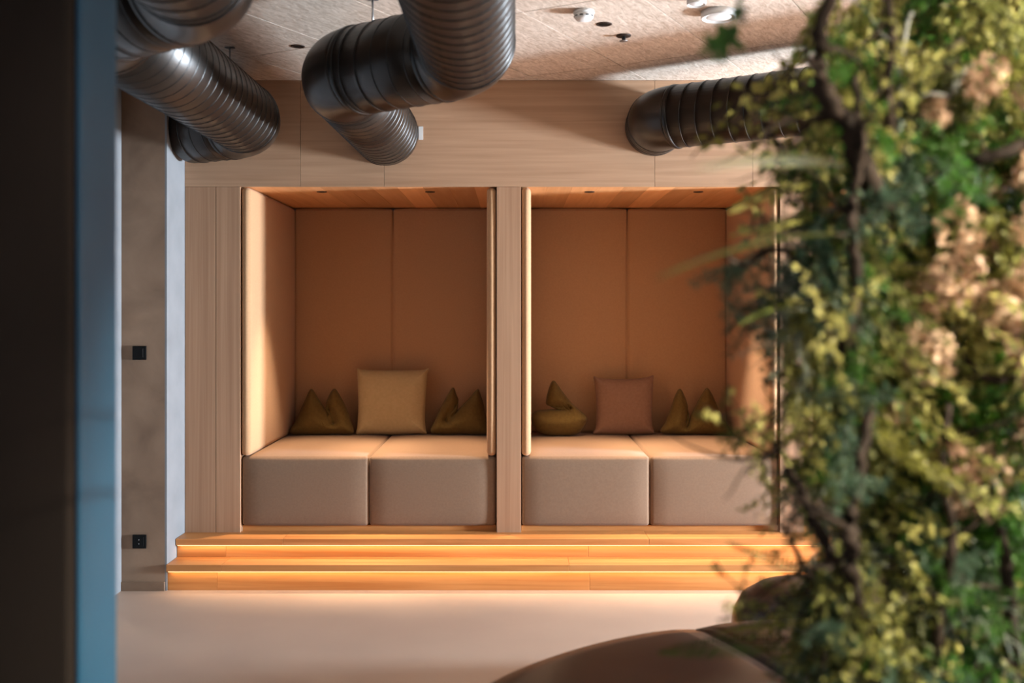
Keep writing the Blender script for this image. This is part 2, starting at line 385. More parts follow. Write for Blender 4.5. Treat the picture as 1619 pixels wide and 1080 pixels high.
# ------------------------------------------------------------------ throw cushions
def catmull(pts, n=8):
    out = []; m = len(pts)
    for i in range(m):
        p0, p1, p2, p3 = pts[i - 1], pts[i], pts[(i + 1) % m], pts[(i + 2) % m]
        for k in range(n):
            t = k / n
            out.append(tuple(.5 * ((2 * p1[a]) + (-p0[a] + p2[a]) * t + (2 * p0[a] - 5 * p1[a] + 4 * p2[a] - p3[a]) * t * t + (-p0[a] + 3 * p1[a] - 3 * p2[a] + p3[a]) * t ** 3) for a in (0, 1)))
    return out
def segd(p, a, b):
    ax, ay = b[0] - a[0], b[1] - a[1]; L = ax * ax + ay * ay or 1e-9
    t = max(0, min(1, ((p[0] - a[0]) * ax + (p[1] - a[1]) * ay) / L))
    return math.hypot(p[0] - a[0] - ax * t, p[1] - a[1] - ay * t)
def inflated(name, outline, centre, T, rings=12, scale=.09, seed=0, wr=.006, tilt=None):
    """puffed cushion from a closed outline (x, z); thickness along -y and +y"""
    n = len(outline); V = []; Fc = []
    for side in (-1, 1):
        for r in range(rings + 1):
            t = 1 - (1 - r / rings) ** 1.6 if r < rings else 1.0
            for k in range(n):
                p = (centre[0] + (outline[k][0] - centre[0]) * t, centre[1] + (outline[k][1] - centre[1]) * t)
                d = min(segd(p, outline[i], outline[(i + 1) % n]) for i in range(n)) if r < rings else 0
                h = T * math.sqrt(max(0, 1 - math.exp(-d / scale)))
                h += wr * noise.noise((p[0] * 11 + seed, p[1] * 11, side * 3.0)) * min(1, d / .03)
                V.append((p[0], side * max(0.001, h) if r < rings else 0, p[1]))
    off = (rings + 1) * n
    for sd in (0, 1):
        for r in range(rings):
            for k in range(n):
                k2 = (k + 1) % n
                q = [sd * off + r * n + k, sd * off + r * n + k2, sd * off + (r + 1) * n + k2, sd * off + (r + 1) * n + k]
                Fc.append(q if sd == 0 else q[::-1])
    me = mesh(name, V, Fc)
    bm = bmesh.new(); bm.from_mesh(me); bmesh.ops.remove_doubles(bm, verts=bm.verts[:], dist=0.0004); bmesh.ops.recalc_face_normals(bm, faces=bm.faces[:]); bm.to_mesh(me); bm.free()
    me.polygons.foreach_set('use_smooth', [True] * len(me.polygons))
    return me
def cushion(pix, centre, Y, m, label, T, lean=-10, seed=0, smooth=6, zip_=True):
    k = Y / F
    xs = [p[0] for p in pix]; cx = (min(xs) + max(xs)) / 2; by = max(p[1] for p in pix)
    o2 = [((x - cx) * k, (by - y) * k) for x, y in pix]
    o2 = catmull(o2, smooth)
    c = ((centre[0] - cx) * k, (by - centre[1]) * k)
    t = empty('throw_cushion', ((cx - 812) * k, Y, SZ + .012), 0, label, 'cushion', 'throw cushions in the booths')
    me = inflated('cushion_cover', o2, c, T, seed=seed)
    link('cushion_cover', me, m, t, (0, 0, 0), (R(lean), 0, 0))
    pts = [Vector((x, 0, z)) for x, z in o2]; pts.append(pts[0])
    s_ = tube('edge_seam', pts, .0022, 5, m, t, False); s_.rotation_euler = (R(lean), 0, 0)
    return t
sq1 = [(563, 578), (570, 580), (600, 581), (640, 581), (668, 580), (676, 578), (674, 588), (672, 620), (671, 655), (673, 676), (674, 681), (660, 680), (620, 682), (580, 681), (564, 682), (565, 670), (566, 640), (564, 600)]
cushion(sq1, (620, 632), 7.50, M['khaki'], 'large square khaki cushion standing in the middle of the left booth', .085, -9, 1)
sq2 = [(940, 590), (948, 592), (975, 594), (1010, 593), (1028, 590), (1035, 588), (1034, 600), (1032, 630), (1031, 660), (1032, 672), (1034, 679), (1020, 680), (985, 681), (955, 681), (938, 680), (942, 670), (944, 640), (942, 605)]
cushion(sq2, (987, 638), 7.50, M['mauve'], 'square mauve-brown cushion standing in the middle of the middle booth', .085, -9, 2)
# cushions with a dent struck into the top: two ears and a notch
e1 = [(458, 683), (468, 662), (480, 634), (488, 616), (493, 615), (503, 630), (518, 652), (527, 666), (529, 664), (523, 650), (515, 638), (520, 622), (527, 613), (534, 620), (545, 640), (553, 660), (559, 678), (556, 684), (530, 684), (490, 685)]
cushion(e1, (515, 676), 7.48, M['olive'], 'dented olive cushion left of the khaki one in the left booth', .10, -6, 3, 5)
e2 = [(681, 680), (688, 662), (698, 640), (708, 622), (716, 611), (721, 622), (724, 634), (712, 650), (704, 662), (707, 664), (722, 648), (740, 630), (753, 615), (757, 616), (763, 634), (768, 655), (774, 680), (770, 685), (730, 684), (695, 684)]
cushion(e2, (720, 675), 7.48, M['olive'], 'dented olive cushion beside the oak post in the left booth', .10, -6, 4, 5)
e3 = [(1045, 681), (1053, 664), (1062, 642), (1068, 625), (1076, 613), (1083, 624), (1088, 642), (1086, 660), (1083, 674), (1086, 674), (1093, 655), (1104, 634), (1115, 616), (1120, 612), (1127, 622), (1137, 645), (1148, 666), (1157, 682), (1150, 685), (1110, 684), (1070, 684)]
cushion(e3, (1090, 679), 7.48, M['olive'], 'dented olive cushion at the right end of the middle booth', .10, -6, 5, 5)
e4 = [(841, 662), (842, 652), (850, 646), (870, 644), (890, 644), (901, 643), (901, 641), (885, 640), (866, 637), (864, 628), (868, 612), (873, 600), (878, 600), (888, 614), (902, 632), (916, 645), (927, 656), (926, 666), (916, 680), (898, 685), (870, 685), (850, 678)]
cushion(e4, (907, 656), 7.42, M['olive'], 'folded olive cushion tipped on its side at the left end of the middle booth', .12, -6, 6, 5)

# ------------------------------------------------------------------ ducts
def duct(name, pts, z, rad, label, rb=.30, hang=(), pitch=.098):
    t = empty(name, (pts[0][0], pts[0][1], z), 0, label, 'duct', 'black spiral ventilation ducts')
    o = Vector((pts[0][0], pts[0][1], 0))
    pv = [Vector((p[0], p[1], 0)) - o for p in pts]
    starts = [pv[0]]; n = len(pv)
    def ring(p, d, wdt=.03, ex=.006):
        a = [p - d * wdt / 2, p - d * wdt / 4, p + d * wdt / 4, p + d * wdt / 2]
        tube('collar', a, [rad + .001, rad + ex, rad + ex, rad + .001], 40, M['duct_rib'], t, True)
    for i in range(1, n):
        a = starts[-1]
        if i < n - 1:
            d1 = (pv[i] - pv[i - 1]).normalized(); d2 = (pv[i + 1] - pv[i]).normalized()
            th = d1.angle(d2); tl = rb * math.tan(th / 2)
            b = pv[i] - d1 * tl; e = pv[i] + d2 * tl
        else: b = pv[i]
        d = (b - a).normalized(); L = (b - a).length
        sec = tube('straight_section', [a, a + d * L * .5, b], rad, 48, M['duct'], t, True)
        # spiral lock seam
        side = d.cross(Vector((0, 0, 1))); up = Vector((0, 0, 1))
        N = max(8, int(L / pitch * 40)); V = []; Fc = []
        for q in range(N + 1):
            th_ = 2 * math.pi * q / 40; rdir = side * math.cos(th_) + up * math.sin(th_)
            c0 = a + d * (L * q / N)
            for dx, dr in ((-.0042, -.0005), (-.002, .0034), (.002, .0034), (.0042, -.0005)): V.append(c0 + d * dx + rdir * (rad + dr))
        for q in range(N):
            for e_ in range(3): Fc.append([q * 4 + e_, q * 4 + e_ + 1, q * 4 + e_ + 5, q * 4 + e_ + 4])
        link('spiral_seam', mesh('spiral_seam', V, Fc, True), M['duct_rib'], sec)
        if i < n - 1:
            pts_ = []
            turn = 1 if d1.cross(d2).z > 0 else -1
            nrm = Vector((-d1.y, d1.x, 0)) * turn
            cen = b + nrm * rb
            for q in range(13):
                aa = th * q / 12
                pts_.append(cen - nrm * (rb * math.cos(aa)) + d1 * (rb * math.sin(aa)))
            tube('elbow', pts_, rad + .002, 48, M['duct'], t, True)
            ring(b, d1); ring(e, d2)
            starts.append(e)
    for hp in hang:
        p = Vector((hp[0], hp[1], 0)) - o
        tube('hanger_rod', [p + Vector((0, 0, rad - .01)), p + Vector((0, 0, CZ - z - .001))], .005, 8, M['steel'], t)
        h = link('hanger_plate', box_mesh('hanger_plate', (.05, .03, .004)), M['steel'], t, p + Vector((0, 0, CZ - z - .003)))
    return t
DZ = EYE + 1.136; DR = .204
duct('ventilation_duct', [(-.2, -3.9), (-.2, 4.36), (-.825, 4.82), (-.805, 6.42)], DZ, DR, 'zigzag black spiral duct entering the oak fascia above the left booth', .27, [(-.66, 4.74), (-.2, 2.5)])
duct('ventilation_duct', [(-1.05, -3.9), (-1.05, 3.42), (-1.58, 3.80), (-1.57, 6.03), (-2.0, 6.29)], DZ, DR, 'zigzag black spiral duct in the upper left corner by the concrete pier', .27, [(-1.57, 5.6), (-1.05, 2.0)])
duct('ventilation_duct', [(.89, 6.42), (.89, 6.13), (4.2, 3.9), (6.9, 3.9)], EYE + 1.178, .186, 'black spiral duct bending out of the fascia towards the plants', .20, [(2.6, 4.98)])
# paper tag on the oak behind the zigzag duct
tag(box('paper_label', (X(662), FY - .003, EYE + (495 - 221) / 250), (X(669), FY - .0005, EYE + (495 - 200) / 250), M['whiteplastic']), 'small white paper label on the fascia beside the duct end', 'label')

# ------------------------------------------------------------------ ceiling fittings
def CP(px, py): 
    Y = 1.472 * F / (495 - py); return ((px - 812) * Y / F, Y, CZ)
downlight(CP(471, 73), .038, 'small dark ceiling spot between the two left ducts', 'ceiling spots')
downlight(CP(955, 38), .040, 'small dark ceiling spot next to the smoke detector', 'ceiling spots')
t = empty('smoke_detector', CP(923, 17), 0, 'round white smoke detector on the ceiling', 'smoke detector')
link('base_plate', lathe_mesh('base_plate', [(.050, 0), (.052, -.012), (.050, -.016)], 28), M['whiteplastic'], t)
link('sensor_cap', lathe_mesh('sensor_cap', [(.048, -.016), (.047, -.034), (.036, -.046), (.010, -.050)], 28), M['whiteplastic'], t)
for k in range(10):
    a_ = 2 * math.pi * k / 10
    link('vent_slot', box_mesh('vent_slot', (.016, .004, .006)), M['black'], t, (.0465 * math.cos(a_), .0465 * math.sin(a_), -.030), (0, 0, a_ + math.pi / 2))
t = empty('sprinkler_head', CP(986, 56), 0, 'tiny dark sprinkler head with a plate under the ceiling', 'sprinkler')
link('rosette', lathe_mesh('rosette', [(.040, 0), (.038, -.006), (.014, -.008)], 24), M['darkhole'], t)
link('nozzle', lathe_mesh('nozzle', [(.010, -.008), (.010, -.026), (.022, -.028), (.022, -.031), (.004, -.034)], 16), M['steel'], t)
for (px, py, r_, lb) in ((1136, 18, .085, 'large round white ceiling lamp partly hidden by a dark leaf'), (1101, -4, .045, 'small round white ceiling fitting at the top edge')):
    t = empty('ceiling_lamp', CP(px, py), 0, lb, 'ceiling lamp')
    link('housing', lathe_mesh('housing', [(r_, 0), (r_, -.030), (r_ * .94, -.036), (r_ * .90, -.030)], 32), M['whiteplastic'], t)
    link('diffuser', lathe_mesh('diffuser', [(r_ * .90, -.026), (r_ * .6, -.033), (r_ * .2, -.036)], 32), M['whiteplastic'], t)
# lit room downlights added out of view to brighten the floor
for k, (x_, y_) in enumerate(((-.64, 2.9), (.75, 3.6), (-.62, 1.6), (2.4, 4.1), (4.6, 4.1), (3.6, 1.0), (.5, .6))):
    tt = downlight((x_, y_, CZ), .05, 'added unseen ceiling spot lighting the open floor', 'added room downlights', 46, 68, (1.0, .84, .68))
# added unseen spotlight that brightens the plants from the right
def spot(loc, target, power, size, color, label):
    t = empty('added_plant_spotlight', loc, 0, label, 'spotlight', 'added plant spotlights')
    d = (Vector(target) - Vector(loc)).normalized(); z = Vector((0, 0, 1))
    tube('stem', [Vector((0, 0, .001)), Vector((0, 0, CZ - loc[2]))], .012, 12, M['black'], t)
    tube('lamp_can', [-d * .09, d * .09], .042, 24, M['black'], t)
    l = bpy.data.lights.new('spot_beam', 'SPOT'); l.energy = power; l.color = color; l.spot_size = R(size); l.spot_blend = .5; l.shadow_soft_size = .03
    o = bpy.data.objects.new('spot_beam', l); col.objects.link(o); o.location = Vector(loc) + d * .1; o.rotation_euler = d.to_track_quat('-Z', 'Y').to_euler()
spot((2.9, .9, 2.75), (1.08, 2.3, 1.5), 1350, 48, (1.0, .88, .68), 'added unseen black spotlight aimed at the plants')
# spot((.75, .9, 2.9), (.95, 2.3, 1.9), 110, 60, (1.0, .86, .66), 'added black spotlight nearer the camera')

# ------------------------------------------------------------------ sockets
for py, lb, holes in ((558, 'square black light switch on the concrete pier', False), (856, 'square black power socket low on the concrete pier', True)):
    c = P(221, py, CY)
    t = empty('socket' if holes else 'light_switch', c, 0, lb, 'socket' if holes else 'switch')
    link('frame', box_mesh('frame', (.083, .010, .083), .003), M['black'], t, (0, -.005, 0))
    link('insert', box_mesh('insert', (.056, .006, .056), .002), M['black'], t, (0, -.011, 0))
    if holes:
        for dz in (-.012, .012): link('contact', lathe_mesh('contact', [(.003, 0), (.0028, .003), (.001, .004)], 10), M['steel'], t, (0, -.014, dz), (R(90), 0, 0))
    else: link('rocker_edge', box_mesh('rocker_edge', (.003, .004, .05)), M['duct'], t, (.022, -.014, 0))

# ------------------------------------------------------------------ round planted seating island and pouf
IC = Vector((1.25, 2.42, 0)); IR = 1.60
t = empty('round_bench', IC, 0, 'large round dark brown leather bench ring around the plants', 'bench')
prof = [(.90, .06), (.90, .40), (.93, .435), (1.0, .452), (1.15, .458), (1.36, .458), (1.52, .452), (1.60, .440), (1.645, .41), (1.66, .36), (1.655, .20), (1.63, .07)]
def ringmesh(name, prof, seg, a0=0, a1=2 * math.pi, gap=0):
    V = []; Fc = []
    n = len(prof)
    for k in range(seg + 1):
        a = a0 + gap + (a1 - a0 - 2 * gap) * k / seg
        e = min(k, seg - k) / seg
        puff = .014 * (1 - math.exp(-e * 14))
        for (r, z) in prof: V.append((r * math.cos(a), r * math.sin(a), z + (puff if z > .38 else 0)))
    for k in range(seg):
        for i in range(n):
            i2 = (i + 1) % n
            Fc.append([k * n + i, (k + 1) * n + i, (k + 1) * n + i2, k * n + i2])
    Fc.append(list(range(n))); Fc.append([seg * n + i for i in range(n)][::-1])
    me = mesh(name, V, Fc)
    bm = bmesh.new(); bm.from_mesh(me); bmesh.ops.recalc_face_normals(bm, faces=bm.faces[:]); bm.to_mesh(me); bm.free()
    me.polygons.foreach_set('use_smooth', [True] * len(me.polygons)); return me
for k in range(8):
    link('seat_segment', ringmesh('seat_segment', prof, 14, R(20 + 45 * k), R(65 + 45 * k), R(.25)), M['leather'], t)
link('base_ring', lathe_mesh('base_ring', [(.92, 0), (1.54, 0), (1.54, .07), (.92, .07)], 64, False), M['black'], t)
link('planter_bed', lathe_mesh('planter_bed', [(.895, .02), (.895, .40), (.7, .43), (.4, .46), (.05, .48)], 48), M['soil'], t)
t = empty('pouf', (1.33, 4.47, 0), 0, 'low black-brown pouf behind the round bench', 'pouf')
link('cover', lathe_mesh('cover', [(.34, .03), (.362, .12), (.366, .24), (.355, .33), (.32, .40), (.25, .445), (.14, .468), (.02, .474)], 40), M['leather_dark'], t)
link('foot_ring', lathe_mesh('foot_ring', [(.31, 0), (.31, .031), (.30, .031)], 40), M['black'], t)

# ------------------------------------------------------------------ plants
class MB:
    def __init__(self): self.v = []; self.f = []
    def leaf(self, p, d, nrm, L, W, fold=.15):
        d = d.normalized(); sd = d.cross(nrm)
        if sd.length < 1e-4: sd = d.cross(Vector((.3, .5, .8)))
        sd.normalize(); n2 = sd.cross(d)
        i = len(self.v); m = p + d * L * .5
        self.v += [p, m + sd * W * .5 + n2 * W * fold, p + d * L, m - sd * W * .5 + n2 * W * fold]
        self.f += [[i, i + 1, i + 2], [i, i + 2, i + 3]]
    def oval(self, p, d, nrm, L, W):
        d = d.normalized(); sd = d.cross(nrm)
        if sd.length < 1e-4: sd = d.cross(Vector((.3, .5, .8)))
        sd.normalize(); n2 = sd.cross(d); i = len(self.v)
        for (t, w_) in ((0, 0), (.3, .46), (.7, .42), (1, 0), (.7, -.42), (.3, -.46)):
            self.v.append(p + d * L * t + sd * W * w_ + n2 * (abs(w_) * W * .2 - L * .12 * t * t))
        self.f += [[i, i + 1, i + 2, i + 3], [i, i + 3, i + 4, i + 5]]
    def tube(self, pts, radii, seg=5):
        V, Fc = tube_data(pts, radii, seg, True); o = len(self.v)
        self.v += V; self.f += [[k + o for k in q] for q in Fc]
    def me(self, name, smooth=False): return mesh(name, self.v, self.f, smooth)
rnd = random.random
def rv(): 
    while True:
        v = Vector((rnd() * 2 - 1, rnd() * 2 - 1, rnd() * 2 - 1))
        if .05 < v.length < 1: return v.normalized()
def walk(p, d, L, n, wob, grav=0):
    pts = [p.copy()]; d = d.normalized()
    for i in range(n):
        d = (d + rv() * wob + Vector((0, 0, grav))).normalized(); pts.append(pts[-1] + d * (L / n))
    return pts
def feather():                                # fine needles on drooping stems, root at origin, growing along +x
    st_, lf = MB(), MB()
    main = walk(Vector(), Vector((1, 0, .25)), .34, 10, .16, -.10)
    st_.tube(main, [.003 * (1 - i / 12) for i in range(11)], 5)
    for i in range(1, 11):
        for q in range(3):
            d = (main[i] - main[i - 1]).normalized() * .5 + rv() * .7
            sub = walk(main[i], d, .13 * (1.2 - i / 14), 5, .22, -.06)
            st_.tube(sub, .0009, 3)
            for j in range(1, 6):
                dd = (sub[j] - sub[j - 1]).normalized()
                for e in range(9):
                    p = sub[j - 1].lerp(sub[j], rnd()); lf.leaf(p, dd * .5 + rv() * .8, rv(), .012 + .012 * rnd(), .0032, 0)
    return st_.me('stem', True), lf.me('needles')
def shrub(L=.30, nl=95, ll=.030, lw=.017):
    st_, lf = MB(), MB()
    main = walk(Vector(), Vector((1, 0, .3)), L, 8, .25, -.08)
    st_.tube(main, [.004 * (1 - i / 11) for i in range(9)], 5)
    for i in range(2, 9):
        for q in range(2):
            sub = walk(main[i], (main[i] - main[i - 1]).normalized() * .4 + rv() * .8, .12, 4, .3, -.04)
            st_.tube(sub, .0015, 4)
            for j in range(1, 5):
                for e in range(max(1, nl // 56)):
                    p = sub[j - 1].lerp(sub[j], rnd()); lf.oval(p, rv() + Vector((.2, 0, -.1)), rv() + Vector((0, -.4, .6)), ll * (.7 + .6 * rnd()), lw * (.7 + .6 * rnd()))
    return st_.me('stem', True), lf.me('leaves')
def cluster():
    st_, lf = MB(), MB()
    main = walk(Vector(), Vector((1, 0, .1)), .12, 4, .2)
    st_.tube(main, .003, 5)
    c = main[-1]
    for i in range(85):
        v = rv(); p = c + Vector((v.x * .06, v.y * .055, v.z * .075)) * (.6 + .4 * rnd())
        lf.oval(p, rv() + v * .5, v + rv() * .6, .022 + .014 * rnd(), .018 + .010 * rnd())
    return st_.me('stem', True), lf.me('petals')
def lichen():
    st_, lf = MB(), MB()
    st_.tube(walk(Vector(), Vector((1, 0, 0)), .06, 3, .2), .003, 5)
    for q in range(16):
        a = walk(Vector((.02 * rnd(), 0, 0)), Vector((1, 0, -.1)) + rv() * .9, .20 * (.6 + .5 * rnd()), 6, .4, -.12)
        lf.tube(a, [.0035 * (1 - i / 8) for i in range(7)], 4)
        for i in range(2, 6):
            b = walk(a[i], rv() + (a[i] - a[i - 1]).normalized(), .06, 3, .4, -.1); lf.tube(b, [.002, .0016, .001, .0005], 3)
    return st_.me('stem', True), lf.me('strands', True)
def frond_mesh(L, wid, pairs=30, droop=.3):
    st_, lf = MB(), MB(); pts = []
    for i in range(17):
        t = i / 16; pts.append(Vector((L * t, 0, L * (.20 * t - droop * t * t))))
    st_.tube(pts, [.0030 * (1 - .8 * i / 16) for i in range(17)], 5)
    for i in range(1, pairs + 1):
        t = .08 + .92 * i / (pairs + 1); k = min(15, int(t * 16)); p = pts[k].lerp(pts[k + 1], t * 16 - k)
        d = (pts[k + 1] - pts[k]).normalized()
        ln = wid * (math.sin(math.pi * min(1, t * .85 + .12)) ** .8)
        for sg in (-1, 1):
            lf.oval(p, d * .45 + Vector((0, sg, -.12)) + rv() * .06, Vector((0, 0, 1)) + rv() * .15, ln, max(.005, L / pairs * .55))
    return st_.me('rachis', True), lf.me('leaflets')
def moss():
    lo, bl = MB(), MB()
    bm = bmesh.new(); bmesh.ops.create_icosphere(bm, subdivisions=3, radius=1)
    for v in bm.verts:
        k = 1 + .35 * noise.noise(v.co * 2.3)
        v.co = Vector((v.co.x * .09 * k, v.co.y * .09 * k, v.co.z * .055 * k))
    vs_ = [v.co.copy() for v in bm.verts]
    base = bm_mesh('cushion', bm, True)
    for p in vs_:
        for q in range(2):
            bl.leaf(p * .97, p.normalized() + rv() * .6 + Vector((0, 0, .3)), rv(), .016 + .016 * rnd(), .005, 0)
    return base, bl.me('blades')
def hanging():
    st_, lf = MB(), MB()
    st_.tube(walk(Vector(), Vector((1, 0, .1)), .07, 3, .2), .003, 5)
    for q in range(15):
        a = walk(Vector((.09 * rnd(), .07 * (rnd() - .5), 0)), Vector((.6, 0, -.2)) + rv() * .5, .26 * (.5 + .7 * rnd()), 8, .22, -.45)
        st_.tube(a, .0010, 3)
        for i in range(1, 9):
            d = (a[i] - a[i - 1]).normalized()
            for e in range(6):
                lf.leaf(a[i - 1].lerp(a[i], rnd()), d * .9 + rv() * .7, rv(), .014 + .014 * rnd(), .0065, .1)
    return st_.me('stem', True), lf.me('leaves')
protos = {'hanging': [hanging() for _ in range(4)], 'feather': [feather() for _ in range(4)], 'shrub': [shrub() for _ in range(4)], 'fine': [shrub(.30, 170, .017, .010) for _ in range(3)],
          'cluster': [cluster() for _ in range(4)], 'lichen': [lichen() for _ in range(3)], 'moss': [moss() for _ in range(3)]}
fin = {}
def meshes(kind, idx, mstem, mleaf):
    key = (kind, idx, mstem, mleaf)
    if key not in fin:
        a, b = protos[kind][idx]; a, b = a.copy(), b.copy()
        a.materials.append(M[mstem]); b.materials.append(M[mleaf]); fin[key] = (a, b)
    return fin[key]
def plant(name, kind, mleaf, loc, rot, sc, label, cat, group, mstem='bark'):
    a, b = meshes(kind, random.randrange(len(protos[kind])), mstem, mleaf)
    t = empty(name, loc, 0, label, cat, group); t.rotation_euler = rot; t.scale = (sc, sc, sc)
    link(a.name.split('.')[0], a, None, t)
    o = link(b.name.split('.')[0], b, None, t); o['kind'] = 'stuff'
    return t

# moss-covered trunk in the middle of the planter
bm = bmesh.new(); bmesh.ops.create_cone(bm, cap_ends=True, segments=64, radius1=.52, radius2=.40, depth=CZ - .46)
bmesh.ops.subdivide_edges(bm, edges=[e for e in bm.edges if abs(e.verts[0].co.z - e.verts[1].co.z) > .5], cuts=60)
for v in bm.verts:
    p = v.co.copy(); k = 1 + .22 * noise.noise(p * 2.2) + .12 * noise.noise(p * 6) + .05 * noise.noise(p * 15)
    v.co.x *= k; v.co.y *= k
bm.normal_update()
TC = Vector((1.56, 2.95, (CZ + .44) / 2))
tk = empty('moss_column', (TC.x, TC.y, .45), 0, 'thick moss-covered column rising to the ceiling behind the ferns', 'plant column')
cover = MB(); cv = [(f.calc_center_median(), f.normal.copy(), f.calc_area()) for f in bm.faces if f.calc_area() < .05]
for k in range(16000):
    c, nr, ar = random.choice(cv)
    cover.leaf(c + rv() * .03, nr + rv() * .7 + Vector((0, 0, -.5)), rv(), .03 + .03 * rnd(), .010 + .008 * rnd(), .1)
link('column_body', bm_mesh('column_body', bm, True), M['core'], tk, (0, 0, TC.z - .45 + .01))
mc = link('moss_cover', cover.me('moss_cover'), M['g_moss'], tk, (0, 0, TC.z - .45 + .01)); mc['kind'] = 'stuff'

# gnarled branches, paths given where they run
branches = [
    ([(1325, -40, 1.95), (1300, 40, 1.92), (1292, 110, 1.90), (1312, 165, 1.90), (1345, 205, 1.92), (1375, 290, 2.0), (1480, 380, 2.5)], .024, 'bark', 'thick dark branch coming down from the ceiling at the left edge of the plants'),
    ([(1205, 190, 1.95), (1235, 235, 1.95), (1262, 258, 1.97), (1300, 252, 2.0), (1340, 262, 2.3), (1430, 300, 2.6)], .010, 'bark', 'thin bent twig under the black duct'),
    ([(1150, 408, 1.95), (1175, 420, 2.0), (1215, 398, 2.05), (1250, 400, 2.1), (1272, 440, 2.15), (1330, 480, 2.3), (1450, 500, 2.6)], .010, 'bark', 'arched dark twig over the right side of the middle booth'),
    ([(1290, 420, 2.1), (1275, 470, 2.05), (1290, 500, 2.1), (1330, 510, 2.2), (1400, 540, 2.4), (1480, 560, 2.6)], .012, 'bark_grey', 'pale lichen-grey branch at mid height'),
    ([(1225, 700, 1.98), (1250, 745, 1.96), (1278, 800, 1.95), (1300, 855, 1.95), (1330, 910, 1.98), (1345, 990, 2.3), (1352, 1080, 2.4), (1354, 1140, 2.45)], .018, 'bark', 'dark forked branch low beside the steps'),
    ([(1372, 640, 1.95), (1362, 720, 1.93), (1350, 800, 1.92), (1345, 880, 1.92), (1352, 980, 2.0), (1362, 1080, 2.4), (1364, 1140, 2.45)], .022, 'bark', 'thick dark upright branch among the lower plants'),
    ([(1555, 700, 2.1), (1570, 800, 2.05), (1592, 900, 2.05), (1600, 1010, 2.1), (1610, 1140, 2.2)], .016, 'bark', 'dark upright branch near the right edge'),
    ([(1430, 330, 2.2), (1500, 270, 2.05), (1560, 250, 2.0), (1625, 225, 2.0)], .012, 'bark', 'slanting dark branch across the upper right'),
    ([(1440, 20, 2.2), (1420, 120, 2.15), (1445, 200, 2.15), (1490, 160, 2.1), (1530, 110, 2.1)], .011, 'bark_grey', 'forked grey twig in the upper plants'),
    ([(1480, 470, 2.2), (1520, 560, 2.1), (1560, 600, 2.05), (1630, 590, 2.05)], .010, 'bark', 'thin dark branch among the dried leaf clusters'),
    ([(1350, 120, 1.92), (1362, 230, 1.9), (1345, 330, 1.9), (1352, 430, 1.92), (1340, 560, 1.95), (1380, 640, 2.3)], .015, 'bark', 'dark upright stem down the middle of the plants'),
    ([(1500, 640, 2.0), (1490, 760, 1.98), (1505, 860, 2.0), (1480, 980, 2.05), (1490, 1140, 2.15)], .014, 'bark', 'dark crooked stem right of the fresh green plumes'),
    ([(1395, -40, 2.05), (1412, 60, 2.0), (1400, 150, 2.0), (1420, 240, 2.1), (1470, 300, 2.3)], .013, 'bark', 'dark stem hanging from the ceiling right of the thick branch'),
    ([(1240, 830, 2.1), (1262, 880, 2.08), (1290, 930, 2.1), (1300, 1000, 2.15), (1310, 1140, 2.25)], .010, 'bark', 'slim dark stem before the steps'),
    ([(1232, 600, 2.1), (1255, 612, 2.1), (1290, 590, 2.15), (1350, 600, 2.3), (1440, 640, 2.6)], .008, 'bark', 'thin crooked twig in front of the right oak post'),
]
for path, r0, mm, lb in branches:
    pts = [P(*q) for q in path]
    fine_ = []
    for i in range(len(pts) - 1):
        p0, p1, p2, p3 = pts[max(0, i - 1)], pts[i], pts[i + 1], pts[min(len(pts) - 1, i + 2)]
        for k in range(6):
            u = k / 6
            fine_.append(.5 * ((2 * p1) + (p2 - p0) * u + (2 * p0 - 5 * p1 + 4 * p2 - p3) * u * u + (3 * p1 - p0 - 3 * p2 + p3) * u ** 3))
    fine_.append(pts[-1]); n = len(fine_); o = fine_[-1]
    t = empty('gnarled_branch', o, 0, lb, 'branch', 'gnarled branches')
    rel = [p - o + rv() * r0 * .25 for p in fine_]
    tube('limb', rel, [r0 * (.45 + .65 * i / n) * (1 + .2 * noise.noise((i * .7, r0 * 99, 0))) for i in range(n)], 9, M[mm], t)
    for q in range(5):
        i = random.randrange(2, n - 2)
        tw = walk(rel[i], rv() + Vector((-.5, 0, .2)), .12 + .12 * rnd(), 6, .35)
        tube('twig', tw, [r0 * .32 * (1 - .8 * k / 6) for k in range(7)], 5, M[mm], t)

